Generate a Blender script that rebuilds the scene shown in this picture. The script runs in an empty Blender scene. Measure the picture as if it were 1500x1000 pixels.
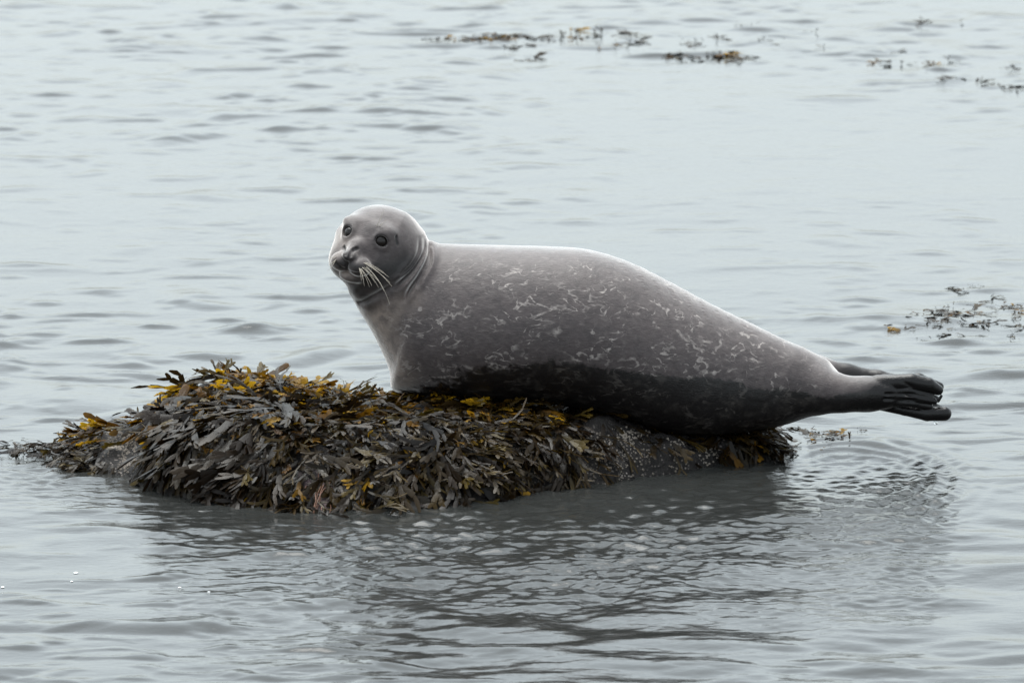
import bpy, math, random
import numpy as np
from mathutils import Vector, Matrix
from mathutils.kdtree import KDTree

random.seed(7)
RNG = np.random.default_rng(7)
SC = bpy.context.scene
COL = SC.collection
R = math.radians

# ------------------------------------------------------------------ camera
PITCH = R(10.0)
DIST = 20.0
TGT = np.array([0.0, 0.0, 0.302])
CX = np.array([1.0, 0.0, 0.0])
CU = np.array([0.0, math.sin(PITCH), math.cos(PITCH)])
CB = np.array([0.0, -math.cos(PITCH), math.sin(PITCH)])     # towards the camera
CAM = TGT + DIST * CB
WIDTH = 2.625
S = WIDTH / 1500.0                                           # metres per photo pixel at the seal
cd = bpy.data.cameras.new('camera')
cam = bpy.data.objects.new('camera', cd)
COL.objects.link(cam)
cam.location = CAM
cam.rotation_euler = (math.pi / 2 - PITCH, 0, 0)
cd.sensor_width = 36.0
cd.lens = 36.0 * DIST / WIDTH
cd.clip_end = 20000
cd.dof.use_dof = True
cd.dof.focus_distance = DIST - 0.25
cd.dof.aperture_fstop = 9.0
SC.camera = cam

# ------------------------------------------------------------------ sky, sun, exposure
SUN_EL, SUN_AZ = R(72), R(-24)           # behind the seal, a little to the left
w = bpy.data.worlds.new('World')
SC.world = w
w.use_nodes = True
nt = w.node_tree
nt.nodes.clear()
sky = nt.nodes.new('ShaderNodeTexSky')
sky.sky_type = 'NISHITA'
sky.sun_disc = False
sky.sun_elevation = SUN_EL
sky.sun_rotation = SUN_AZ
sky.air_density = 1.0
sky.dust_density = 3.5
sky.ozone_density = 1.0
hsv = nt.nodes.new('ShaderNodeHueSaturation')
hsv.inputs['Saturation'].default_value = 0.22
bg = nt.nodes.new('ShaderNodeBackground')
bg.inputs['Strength'].default_value = 0.15
wo = nt.nodes.new('ShaderNodeOutputWorld')
nt.links.new(sky.outputs[0], hsv.inputs['Color'])
tint = nt.nodes.new('ShaderNodeMix')
tint.data_type = 'RGBA'; tint.blend_type = 'MULTIPLY'
tint.inputs[0].default_value = 1.0
tint.inputs[7].default_value = (0.925, 1.0, 1.0, 1)
nt.links.new(hsv.outputs[0], tint.inputs[6])
nt.links.new(tint.outputs[2], bg.inputs['Color'])
nt.links.new(bg.outputs[0], wo.inputs['Surface'])
sd = bpy.data.lights.new('sun', 'SUN')
sd.energy = 1.1
sd.angle = R(56)
sd.color = (1.0, 0.965, 0.93)
sun = bpy.data.objects.new('sun', sd)
COL.objects.link(sun)
sdir = Vector((math.sin(SUN_AZ) * math.cos(SUN_EL), math.cos(SUN_AZ) * math.cos(SUN_EL), math.sin(SUN_EL)))
sun.rotation_euler = sdir.to_track_quat('Z', 'Y').to_euler()
SC.view_settings.view_transform = 'Standard'
SC.view_settings.look = 'None'
SC.view_settings.exposure = 1.32
SC.view_settings.gamma = 1.0
SC.view_settings.use_curve_mapping = False


# ------------------------------------------------------------------ helpers
def ray(px, py):
    return -CB + CX * ((px - 750) * S / DIST) + CU * ((500 - py) * S / DIST)

def on_y(px, py, y=0.0):
    d = ray(px, py)
    t = (y - CAM[1]) / d[1]
    return CAM + d * t

def on_z(px, py, z=0.0):
    d = ray(px, py)
    t = (z - CAM[2]) / d[2]
    return CAM + d * t

def to_px(P):
    q = P - CAM
    dep = -(q @ CB)
    return 750 + (q @ CX) / dep * DIST / S, 500 - (q @ CU) / dep * DIST / S

def hash2(ix, iy, seed):
    h = (ix.astype(np.int64) * 374761393 + iy.astype(np.int64) * 668265263 + seed * 974634533) & 0xffffffff
    h = ((h ^ (h >> 13)) * 1274126177) & 0xffffffff
    return h ^ (h >> 16)

def noise2(x, y, seed=0):
    """gradient noise, about -1..1"""
    x0 = np.floor(x); y0 = np.floor(y)
    fx = x - x0; fy = y - y0
    u = fx * fx * fx * (fx * (fx * 6 - 15) + 10)
    v = fy * fy * fy * (fy * (fy * 6 - 15) + 10)
    def g(ix, iy, dx, dy):
        a = hash2(ix, iy, seed).astype(np.float64) * (2 * math.pi / 4294967296.0)
        return np.cos(a) * dx + np.sin(a) * dy
    n00 = g(x0, y0, fx, fy); n10 = g(x0 + 1, y0, fx - 1, fy)
    n01 = g(x0, y0 + 1, fx, fy - 1); n11 = g(x0 + 1, y0 + 1, fx - 1, fy - 1)
    return 1.5 * ((n00 * (1 - u) + n10 * u) * (1 - v) + (n01 * (1 - u) + n11 * u) * v)

def fbm(x, y, seed, octv=3):
    s = 0; a = 1.0
    for i in range(octv):
        s = s + a * noise2(x * 2 ** i, y * 2 ** i, seed + i * 17)
        a *= 0.5
    return s

def sstep(a, b, x):
    t = np.clip((x - a) / (b - a), 0, 1)
    return t * t * (3 - 2 * t)

def mesh_np(name, V, F, mats, smooth=True, attrs=None, fm=None):
    me = bpy.data.meshes.new(name)
    V = np.asarray(V, np.float32); F = np.asarray(F, np.int32)
    k = F.shape[1]
    me.vertices.add(len(V)); me.vertices.foreach_set('co', V.ravel())
    me.loops.add(F.size); me.loops.foreach_set('vertex_index', F.ravel())
    me.polygons.add(len(F))
    me.polygons.foreach_set('loop_start', np.arange(0, F.size, k, dtype=np.int32))
    me.polygons.foreach_set('loop_total', np.full(len(F), k, np.int32))
    for m in (mats if isinstance(mats, (list, tuple)) else [mats]):
        me.materials.append(m)
    if fm is not None:
        me.polygons.foreach_set('material_index', np.asarray(fm, np.int32))
    me.update(calc_edges=True)
    if smooth:
        me.polygons.foreach_set('use_smooth', np.ones(len(F), bool))
    for an, av in (attrs or {}).items():
        at = me.attributes.new(an, 'FLOAT', 'POINT')
        at.data.foreach_set('value', np.asarray(av, np.float32))
    me.validate()
    return me

def link(name, me, parent=None):
    o = bpy.data.objects.new(name, me)
    COL.objects.link(o)
    if parent:
        o.parent = parent
    return o

def tag(o, label=None, cat=None, group=None, kind=None):
    if label: o['label'] = label
    if cat: o['category'] = cat
    if group: o['group'] = group
    if kind: o['kind'] = kind
    return o

def empty(name, loc):
    o = bpy.data.objects.new(name, None)
    o.empty_display_size = 0.05
    o.location = loc
    COL.objects.link(o)
    return o

# ---- node helpers
class NT:
    def __init__(self, name):
        self.m = bpy.data.materials.new(name)
        self.m.use_nodes = True
        self.t = self.m.node_tree
        self.t.nodes.clear()
        self.out = self.n('ShaderNodeOutputMaterial')
    def n(self, ty, **kw):
        x = self.t.nodes.new(ty)
        for k, v in kw.items():
            setattr(x, k, v)
        return x
    def l(self, a, b):
        self.t.links.new(a, b)
    def val(self, sock, v):
        if hasattr(v, 'is_linked') or isinstance(v, bpy.types.NodeSocket):
            self.l(v, sock)
        else:
            sock.default_value = v
    def math(self, op, a, b=0.0, c=0.0, clamp=False):
        x = self.n('ShaderNodeMath', operation=op, use_clamp=clamp)
        self.val(x.inputs[0], a); self.val(x.inputs[1], b); self.val(x.inputs[2], c)
        return x.outputs[0]
    def smooth(self, x, a, b, ta=0.0, tb=1.0):
        k = self.n('ShaderNodeMapRange', interpolation_type='SMOOTHSTEP')
        self.val(k.inputs[0], x)
        for i, v in enumerate((a, b, ta, tb)):
            self.val(k.inputs[i + 1], v)
        return k.outputs[0]
    def mix(self, f, a, b):
        k = self.n('ShaderNodeMix', data_type='RGBA')
        self.val(k.inputs[0], f)
        for i, v in ((6, a), (7, b)):
            if isinstance(v, tuple):
                k.inputs[i].default_value = (*v, 1) if len(v) == 3 else v
            else:
                self.l(v, k.inputs[i])
        return k.outputs[2]
    def coords(self, scale=(1, 1, 1), rot=(0, 0, 0), kind='Object'):
        tc = self.n('ShaderNodeTexCoord')
        mp = self.n('ShaderNodeMapping')
        mp.inputs['Scale'].default_value = scale
        mp.inputs['Rotation'].default_value = rot
        self.l(tc.outputs[kind], mp.inputs['Vector'])
        return mp.outputs[0]
    def noise(self, vec, scale, detail=3.0, rough=0.5, dist=0.0, col=False):
        k = self.n('ShaderNodeTexNoise')
        self.l(vec, k.inputs['Vector'])
        k.inputs['Scale'].default_value = scale
        k.inputs['Detail'].default_value = detail
        k.inputs['Roughness'].default_value = rough
        k.inputs['Distortion'].default_value = dist
        return k.outputs['Color' if col else 'Fac']
    def attr(self, name):
        return self.n('ShaderNodeAttribute', attribute_name=name).outputs['Fac']
    def bsdf(self, **kw):
        p = self.n('ShaderNodeBsdfPrincipled')
        for k, v in kw.items():
            s = p.inputs[k.replace('_', ' ')]
            if isinstance(v, tuple):
                s.default_value = (*v, 1) if len(v) == 3 else v
            else:
                self.val(s, v)
        return p
    def bump(self, h, strength, dist, normal=None):
        b = self.n('ShaderNodeBump')
        b.inputs['Strength'].default_value = strength
        b.inputs['Distance'].default_value = dist
        self.l(h, b.inputs['Height'])
        if normal is not None:
            self.l(normal, b.inputs['Normal'])
        return b.outputs[0]
    def done(self, sh):
        self.l(sh, self.out.inputs['Surface'])
        return self.m


# ------------------------------------------------------------------ materials
def mat_water():
    t = NT('sea_water')
    c = t.coords((0.55, 1.0, 1.0))
    n1 = t.noise(c, 46, 4, 0.55, 0.4)
    n2 = t.noise(c, 130, 2, 0.5)
    calm = t.attr('ripple')
    h = t.math('ADD', t.math('MULTIPLY', n1, 1.0), t.math('MULTIPLY', n2, 0.3))
    h = t.math('MULTIPLY', h, calm)
    p = t.bsdf(Base_Color=(0.022, 0.023, 0.022), Roughness=0.05, IOR=1.333)
    t.l(t.bump(h, 1.0, 0.0023), p.inputs['Normal'])
    return t.done(p.outputs[0])

def mat_seal():
    t = NT('seal_fur')
    c = t.coords((1, 1, 1))
    cs = t.coords((0.58, 1.0, 1.05), (0, R(12), 0))
    wet_d = t.attr('wet'); pale = t.attr('pale'); marks = t.attr('marks'); face = t.attr('face'); tail = t.attr('tail')
    # wetness: ragged edge
    ne = t.noise(c, 42, 5, 0.65, 0.6)
    nb = t.noise(c, 9, 2, 0.5)
    d = t.math('ADD', wet_d, t.math('ADD', t.math('MULTIPLY', t.math('SUBTRACT', ne, 0.5), 44), t.math('MULTIPLY', t.math('SUBTRACT', nb, 0.5), 40)))
    wet = t.smooth(d, -5, 7)
    # base coat
    g = t.noise(c, 5, 3, 0.5)
    base = t.mix(g, (0.045, 0.0345, 0.0355), (0.066, 0.051, 0.050))
    fine = t.noise(t.coords((0.35, 1, 1), (0, R(20), 0)), 170, 3, 0.6)
    base = t.mix(t.smooth(fine, 0.35, 0.75, 0, 0.30), base, (0.14, 0.12, 0.115))
    mot = t.noise(c, 34, 4, 0.62, 0.3)
    base = t.mix(t.smooth(mot, 0.42, 0.70, 0, 0.5), base, (0.024, 0.019, 0.020))
    base = t.mix(t.smooth(t.noise(cs, 52, 3, 0.6), 0.58, 0.74, 0, 0.4), base, (0.125, 0.106, 0.100))
    base = t.mix(t.math('MULTIPLY', pale, t.smooth(t.noise(c, 40, 4, 0.6), 0.30, 0.62, 0.35, 1.0)), base, (0.33, 0.265, 0.225))  # pale chest, cheek and chin, painted light included
    # broken pale rings: contour lines of a noise, kept in patches
    r1 = t.noise(cs, 17, 2.5, 0.55, 0.5)
    line1 = t.math('ABSOLUTE', t.math('SUBTRACT', r1, 0.53))
    r2 = t.noise(t.coords((0.7, 1.0, 1.05), (0, R(-8), 0)), 24, 2.5, 0.55, 0.5)
    line2 = t.math('ABSOLUTE', t.math('SUBTRACT', r2, 0.47))
    wv = t.noise(cs, 75, 3, 0.6)
    wid = t.math('MULTIPLY', t.smooth(wv, 0.40, 0.70), 0.032)
    l1 = t.smooth(t.math('DIVIDE', line1, t.math('ADD', wid, 0.0004)), 0.15, 1.7, 1, 0)
    l2 = t.smooth(t.math('DIVIDE', line2, t.math('ADD', wid, 0.0004)), 0.15, 1.6, 1, 0)
    keep = t.smooth(t.noise(c, 14, 2, 0.5), 0.40, 0.60)
    keep2 = t.smooth(t.noise(t.coords((1, 1, 1), (0.4, 0.9, 0)), 13, 2, 0.5), 0.43, 0.62)
    mk = t.math('MAXIMUM', t.math('MULTIPLY', l1, keep), t.math('MULTIPLY', l2, keep2))
    mk = t.math('MULTIPLY', mk, marks)
    col = t.mix(t.math('MULTIPLY', mk, t.smooth(t.noise(c, 75, 2), 0.3, 0.7, 0.3, 1.0)), base, (0.30, 0.265, 0.247))
    col = t.mix(face, col, (0.011, 0.010, 0.010))  # dark skin and coat, plus the painted shade under the jaw
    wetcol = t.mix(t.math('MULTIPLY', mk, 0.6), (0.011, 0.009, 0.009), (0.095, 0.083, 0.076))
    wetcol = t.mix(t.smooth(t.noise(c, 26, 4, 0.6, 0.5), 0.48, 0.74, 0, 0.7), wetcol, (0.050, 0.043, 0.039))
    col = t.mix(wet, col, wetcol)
    col = t.mix(tail, col, (0.008, 0.007, 0.007))
    rough = t.math('SUBTRACT', 0.54, t.math('MULTIPLY', wet, 0.14))
    rough = t.math('SUBTRACT', rough, t.math('MULTIPLY', tail, 0.26), clamp=True)
    fur = t.noise(t.coords((0.22, 1, 1), (0, R(18), 0)), 420, 2, 0.6)
    lump = t.noise(c, 24, 3, 0.5)
    n = t.bump(lump, 0.5, 0.006)
    n = t.bump(fur, 0.45, 0.002, n)
    p = t.bsdf(Base_Color=col, Roughness=rough, IOR=1.42)
    t.l(t.math('SUBTRACT', 0.5, t.math('MULTIPLY', tail, 0.28)), p.inputs['Specular IOR Level'])
    t.l(t.math('MULTIPLY', t.math('SUBTRACT', 1.0, t.math('MAXIMUM', wet, tail)), 1.0), p.inputs['Sheen Weight'])
    p.inputs['Sheen Roughness'].default_value = 0.3
    p.inputs['Sheen Tint'].default_value = (1, 0.97, 0.94, 1)
    t.l(n, p.inputs['Normal'])
    t.l(t.math('MULTIPLY', t.math('MAXIMUM', tail, t.math('MULTIPLY', wet, 0.5)), 0.22), p.inputs['Coat Weight'])
    p.inputs['Coat Roughness'].default_value = 0.12
    fz = t.n('ShaderNodeBsdfSheen')
    fz.inputs['Roughness'].default_value = 0.43
    dry = t.math('SUBTRACT', 1.0, t.math('MAXIMUM', t.math('MAXIMUM', wet, tail), face))
    t.l(t.mix(dry, (0.0, 0.0, 0.0), (0.54, 0.505, 0.485)), fz.inputs['Color'])
    ad = t.n('ShaderNodeAddShader')
    t.l(p.outputs[0], ad.inputs[0]); t.l(fz.outputs[0], ad.inputs[1])
    return t.done(ad.outputs[0])

def mat_simple(name, col, rough, ior=1.45, coat=0.0):
    t = NT(name)
    c = t.coords()
    n = t.noise(c, 90, 3)
    cc = t.mix(n, tuple(v * 0.75 for v in col), tuple(min(1, v * 1.2) for v in col))
    p = t.bsdf(Base_Color=cc, Roughness=rough, IOR=ior)
    p.inputs['Coat Weight'].default_value = coat
    p.inputs['Coat Roughness'].default_value = 0.03
    return t.done(p.outputs[0])

def mat_eye():
    t = NT('eye_wet_black')
    c = t.coords((1, 1, 1))
    n = t.noise(c, 260, 2)
    cc = t.mix(n, (0.006, 0.005, 0.005), (0.022, 0.017, 0.014))
    p = t.bsdf(Base_Color=cc, Roughness=0.04, IOR=1.376)
    return t.done(p.outputs[0])

def mat_rock():
    t = NT('wet_rock')
    c = t.coords()
    n = t.noise(c, 11, 6, 0.65)
    col = t.mix(n, (0.004, 0.0034, 0.0034), (0.022, 0.018, 0.0165))
    v = t.n('ShaderNodeTexVoronoi'); t.l(c, v.inputs['Vector']); v.inputs['Scale'].default_value = 95
    spots = t.smooth(v.outputs['Distance'], 0.16, 0.36, 1, 0)
    crust = t.attr('crust')
    keep = t.smooth(t.noise(c, 30, 3), 0.42, 0.60)
    f = t.math('MULTIPLY', t.math('MULTIPLY', spots, keep), crust)
    col = t.mix(f, col, (0.27, 0.235, 0.215))
    col = t.mix(t.math('MULTIPLY', t.attr('pink'), t.smooth(t.noise(c, 55, 4), 0.38, 0.62)), col, (0.20, 0.145, 0.15))
    p = t.bsdf(Base_Color=col, Roughness=0.58, IOR=1.45)
    p.inputs['Specular IOR Level'].default_value = 0.35
    h = t.math('ADD', t.noise(c, 40, 6, 0.7), t.math('MULTIPLY', f, 0.25))
    t.l(t.bump(h, 0.9, 0.02), p.inputs['Normal'])
    return t.done(p.outputs[0])

def mat_frond(name, root, tip, trans, rough):
    t = NT(name)
    tt = t.attr('along'); rn = t.attr('tone')
    c = t.coords()
    n = t.noise(c, 60, 3, 0.6)
    f = t.math('ADD', t.math('MULTIPLY', tt, 0.9), t.math('MULTIPLY', t.math('SUBTRACT', n, 0.5), 0.7), clamp=True)
    col = t.mix(f, root, tip)
    hs = t.n('ShaderNodeHueSaturation')
    t.l(t.math("ADD", 0.20, t.math("MULTIPLY", rn, 1.0)), hs.inputs['Value'])
    t.l(t.math('ADD', 0.482, t.math('MULTIPLY', rn, 0.03)), hs.inputs['Hue'])
    t.l(col, hs.inputs['Color'])
    p = t.bsdf(Base_Color=hs.outputs[0], Roughness=rough, IOR=1.45)
    p.inputs['Specular IOR Level'].default_value = 0.24
    t.l(t.bump(t.noise(c, 260, 3), 0.35, 0.003), p.inputs['Normal'])
    tr = t.n('ShaderNodeBsdfTranslucent'); t.l(hs.outputs[0], tr.inputs['Color'])
    mx = t.n('ShaderNodeMixShader'); mx.inputs[0].default_value = trans
    t.l(p.outputs[0], mx.inputs[1]); t.l(tr.outputs[0], mx.inputs[2])
    return t.done(mx.outputs[0])

M_WATER = mat_water()
M_SEAL = mat_seal()
M_EYE = mat_eye()
M_LID = mat_simple('nostril_skin', (0.012, 0.011, 0.011), 0.35)
M_WHISK = mat_simple('whisker_cream', (0.45, 0.40, 0.33), 0.4)
M_ROCK = mat_rock()
M_BARN = mat_simple('barnacle_shell', (0.17, 0.145, 0.12), 0.7)
M_DARK = mat_frond('wrack_dark', (0.009, 0.0055, 0.002), (0.036, 0.021, 0.008), 0.14, 0.33)
M_OLIVE = mat_frond('wrack_olive', (0.014, 0.009, 0.003), (0.080, 0.048, 0.007), 0.30, 0.34)
M_GOLD = mat_frond('wrack_golden', (0.09, 0.046, 0.006), (0.42, 0.22, 0.010), 0.5, 0.40)
M_STRING = mat_simple('wrack_reddish_string', (0.16, 0.07, 0.04), 0.5)

# ------------------------------------------------------------------ rock shape
def curve1(pts):
    a = np.array(pts, float)
    return lambda q: np.interp(q, a[:, 0], a[:, 1])

front = np.array([on_z(*p)[:2] for p in [(-60, 672), (20, 677), (100, 684), (160, 694), (240, 716), (300, 731), (400, 741), (470, 746), (600, 742), (700, 735), (760, 724), (850, 712), (950, 699), (1020, 687), (1065, 676), (1115, 667), (1150, 655)]])
ridge_px = [(-60, 690), (20, 682), (70, 676), (115, 662), (160, 645), (220, 617), (260, 591), (300, 573), (350, 566), (400, 569), (450, 578), (500, 583), (560, 583), (610, 578), (650, 577), (700, 578), (800, 580), (880, 592), (950, 614), (1050, 631), (1095, 640), (1125, 652), (1155, 672)]
rid = np.array([on_y(px, py, 0.0)[[0, 2]] for px, py in ridge_px])
Yf = lambda x: np.interp(x, front[:, 0], front[:, 1])
Hr = lambda x: np.interp(x, rid[:, 0], rid[:, 1])

def rock_h(x, y):
    yf = Yf(x) + 0.05 * noise2(x * 7, y * 0 + 3.1, 5)
    yr = -0.06 + 0.05 * noise2(x * 3, y * 0, 9)
    hr = np.maximum(Hr(x), 0.0)
    s = (y - yf) / np.maximum(yr - yf, 0.05)
    ss = np.clip(s, 0, 1)
    fr = hr * (1 - (1 - ss) ** 5.0)
    fr = np.where(s < 0, s * 0.35, fr)
    yb = 0.55 + 0.15 * noise2(x * 2, y * 0, 31)
    q = np.clip((y - yr - 0.12) / np.maximum(yb - yr - 0.12, 0.05), 0, 3)
    bk = hr - (hr + 0.02) * q ** 1.6 - 0.25 * q * q * (q > 1)
    h = np.where(y < yr, fr, np.minimum(hr, bk))
    amp = 0.4 + 0.6 * (sstep(0, 0.5, ss))
    h = h + 0.026 * fbm(x * 5.5, y * 5.5, 3, 4) * amp - 0.012
    h = h + 0.010 * fbm(x * 19, y * 17, 88, 2) * amp
    h = h + 0.020 * (np.abs(noise2(x * 11, y * 8, 77)) - 0.35) * amp
    h = np.where(x > rid[-2, 0], h - 2.0 * (x - rid[-2, 0]), h)
    h = np.where(x < rid[0, 0], h - 0.6 * (rid[0, 0] - x), h)
    return h

def grid_mesh(xs, ys, Z):
    nx, ny = len(xs), len(ys)
    X, Y = np.meshgrid(xs, ys, indexing='ij')
    V = np.stack([X, Y, Z], -1).reshape(-1, 3)
    i = np.arange(nx * ny).reshape(nx, ny)
    F = np.stack([i[:-1, :-1], i[1:, :-1], i[1:, 1:], i[:-1, 1:]], -1).reshape(-1, 4)
    return V, F

BARE = [(158, 240, 632, 700, 1.0), (438, 512, 690, 748, 0.8), (760, 800, 640, 730, 0.6), (835, 945, 628, 712, 0.78), (945, 1065, 650, 705, 0.7)]
def bare_mask(px, py, soft=14):
    m = np.zeros_like(px)
    for x0, x1, y0, y1, k in BARE:
        a = sstep(x0 - soft, x0 + soft, px) * (1 - sstep(x1 - soft, x1 + soft, px)) * sstep(y0 - soft, y0 + soft, py) * (1 - sstep(y1 - soft, y1 + soft, py))
        m = np.maximum(m, k * a)
    return m

rx = np.arange(-1.45, 0.86, 0.009); ry = np.arange(-1.15, 0.95, 0.009)
RX, RY = np.meshgrid(rx, ry, indexing='ij')
RZ = np.maximum(rock_h(RX, RY), -0.25)
V, F = grid_mesh(rx, ry, RZ)
keepf = (V[F][:, :, 2].max(1) > -0.24)
F = F[keepf]
used = np.unique(F); remap = -np.ones(len(V), int); remap[used] = np.arange(len(used)); V = V[used]; F = remap[F]
ppx, ppy = to_px(V)
me = mesh_np('rock', V, F, M_ROCK, attrs={'crust': np.clip(0.15 + bare_mask(ppx, ppy), 0, 1),
             'pink': sstep(425, 450, ppx) * (1 - sstep(505, 530, ppx)) * sstep(680, 705, ppy)})
rock = tag(link('rock', me), 'low dark wet rock in the shallows that carries the seal and seaweed', 'rock')

def rock_n(x, y, e=0.012):
    gx = (rock_h(x + e, y) - rock_h(x - e, y)) / (2 * e)
    gy = (rock_h(x, y + e) - rock_h(x, y - e)) / (2 * e)
    n = np.stack([-gx, -gy, np.ones_like(gx)], -1)
    return n / np.linalg.norm(n, axis=-1, keepdims=True)

# barnacles: small open cones, far too many and too small to pick apart
def barnacles():
    cand = RNG.uniform([-1.2, -0.95], [0.7, 0.1], (140000, 2))
    z = rock_h(cand[:, 0], cand[:, 1])
    P = np.column_stack([cand, z])
    px, py = to_px(P)
    m = bare_mask(px, py, 12)
    cl = noise2(cand[:, 0] * 18, cand[:, 1] * 12, 41)
    ok = (z > 0.0) & (RNG.random(len(m)) < np.clip(m * (0.25 + cl), 0, 1) * 0.8)
    P = P[ok][:4200]
    N = rock_n(P[:, 0], P[:, 1])
    vs, fs = [], []
    for p, n in zip(P, N):
        r = random.uniform(0.0014, 0.0038); h = r * random.uniform(0.7, 1.1)
        t1 = np.cross(n, [0.3, 0.9, 0.1]); t1 /= np.linalg.norm(t1); t2 = np.cross(n, t1)
        b = len(vs); k = 6; ph = random.random()
        for rr, hh in ((r, -0.001), (r * 0.5, h), (r * 0.3, h * 0.55)):
            for i in range(k):
                a = 2 * math.pi * (i + ph) / k
                vs.append(p + (t1 * math.cos(a) + t2 * math.sin(a)) * rr * random.uniform(0.85, 1.15) + n * hh)
        for j in range(2):
            for i in range(k):
                i2 = (i + 1) % k
                fs.append((b + j * k + i, b + j * k + i2, b + j * k + k + i2, b + j * k + k + i))
    o = link('barnacle', mesh_np('barnacle', vs, fs, M_BARN, smooth=False), rock)
    o['kind'] = 'stuff'
barnacles()

# ------------------------------------------------------------------ water: one sheet to the horizon
def axis(a, b, step, far, grow=1.35):
    core = np.arange(a, b + step / 2, step)
    lo, hi = [], []
    d = step; x = a
    while x > -far:
        d *= grow; x -= d; lo.append(x)
    d = step; x = core[-1]
    while x < far:
        d *= grow; x += d; hi.append(x)
    return np.concatenate([lo[::-1], core, hi])

wx = axis(-2.1, 2.1, 0.0068, 4000)
wy_near = np.arange(-3.2, 0.6, 0.0078)
wy_far = np.arange(0.6, 10.2, 0.018)
lo, hi = [], []
d = 0.0095; y = wy_near[0]
while y > -4000: d *= 1.35; y -= d; lo.append(y)
d = 0.019; y = wy_far[-1]
while y < 6000: d *= 1.35; y += d; hi.append(y)
wy = np.concatenate([lo[::-1], wy_near, wy_far, hi])

def water_h(X, Y):
    px, py = to_px(np.stack([X, Y, 0 * X], -1))
    near = 1 / (1 + np.exp(np.clip((np.hypot(X / 3.2, (Y - 2.5) / 8.5) - 1) * 6, -40, 40)))
    wxp = 0.05 * noise2(X * 1.3, Y * 1.1, 301); wyp = 0.10 * noise2(X * 0.9, Y * 1.7, 302)
    x = X + wxp; y = Y + wyp
    gust = 0.30 + 1.25 * np.clip(0.35 + 1.2 * noise2(x * 0.6, y * 0.33, 11), 0, 1.1)
    gust = gust * (1 - 0.45 * sstep(150, 230, py) * (1 - sstep(400, 480, py)))
    gust = gust * (1 + 0.5 * (1 - sstep(350, 600, px)) * sstep(310, 360, py) * (1 - sstep(520, 600, py)))
    gust = gust * (1 + 0.9 * (1 - sstep(550, 900, px)) * (1 - sstep(150, 260, py)))
    gust = np.minimum(gust, 1.35)
    h = 0.004 * noise2(x * 0.8, y * 1.3, 1)
    n = noise2(x * 1.5 + 0.3 * y, y * 2.2, 2)
    h = h + 0.018 * np.maximum(0, n - 0.22) ** 1.6 * gust
    n = noise2(x * 3.4 - 0.5 * y, y * 4.6, 4)
    h = h + 0.029 * np.maximum(0, n - 0.30) ** 1.5 * gust
    n = noise2(x * 5.5 + 0.8 * y, y * 8.5, 6)
    h = h + 0.018 * np.maximum(0, n - 0.26) ** 1.4 * gust
    n = noise2(x * 10 - 0.6 * y, y * 15, 7)
    h = h + 0.0060 * np.maximum(0, n - 0.18) ** 1.3 * gust
    h = h + 0.0014 * noise2(x * 5, y * 7, 8) * gust
    fore = sstep(690, 790, py) * (0.42 + 0.58 * sstep(400, 640, px))
    h = h + fore * (0.0100 * noise2(x * 3.6, y * 4.6, 9) + 0.0050 * noise2(x * 8, y * 11, 10) * np.clip(0.6 + noise2(x * 1.1, y * 0.9, 19), 0.1, 1.3))
    # livelier water in front of and to the right of the rock
    yf = np.interp(X, front[:, 0], front[:, 1])
    out = np.where((X > front[0, 0]) & (X < front[-1, 0]), yf - Y, 9)
    t1 = sstep(180, 330, px) * (1 - sstep(1320, 1450, px)) * sstep(650, 700, py) * (1 - 0.85 * sstep(800, 950, py))
    t2 = sstep(1060, 1150, px) * (1 - sstep(1370, 1430, px)) * sstep(655, 690, py) * (1 - sstep(760, 830, py))
    t3 = sstep(-50, 60, px) * (1 - sstep(300, 420, px)) * sstep(665, 690, py) * (1 - sstep(720, 770, py)) * 0.6
    turb = np.clip(np.maximum(np.maximum(t1, t2), t3), 0, 1)
    patch = np.clip(0.65 + 0.6 * noise2(x * 2.3, y * 2.0, 23), 0.15, 1.3)
    nt_ = noise2(x * 15 + y * 1.5, y * 21, 21)
    h = h + turb * patch * 0.0062 * nt_
    nt2 = noise2(x * 27 - y * 2, y * 36, 22)
    h = h + turb * patch * 0.0046 * nt2
    h = h + turb * patch * 0.0019 * noise2(x * 40 + y * 3, y * 54, 24)
    # ripple rings leaving the rock's front and the spot below the hind flippers
    amp = np.exp(-np.maximum(out, 0) / 0.5) * (out > -0.1) * (out < 5) * sstep(380, 560, px) * (1 - sstep(1120, 1200, px))
    h = h + 0.0036 * amp * np.sin(out * 2 * math.pi / 0.125 + 2.2 * noise2(x * 2.2, y * 2.2, 25)) * np.clip(0.5 + noise2(x * 1.6, y * 3, 26), 0, 1)
    c0 = on_z(1250, 700)
    rr = np.hypot(X - c0[0], (Y - c0[1]) * 0.55)
    amp2 = np.exp(-((rr - 0.22) / 0.10) ** 2) * (X > c0[0] - 0.1)
    h = h + 0.0030 * amp2 * np.sin(rr * 2 * math.pi / 0.05 + 1.5 * noise2(x * 5, y * 4, 27))
    rip = np.clip(0.34 + 0.5 * turb * patch + 0.25 * amp2, 0, 2.2)
    return h * near, rip

WX, WY = np.meshgrid(wx, wy, indexing='ij')
WH, WR = water_h(WX, WY)
V, F = grid_mesh(wx, wy, WH)
water = tag(link('water', mesh_np('water', V, F, M_WATER, attrs={'ripple': WR.ravel()})), kind='structure')
water['label'] = 'pale grey rippled sea water'

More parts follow.
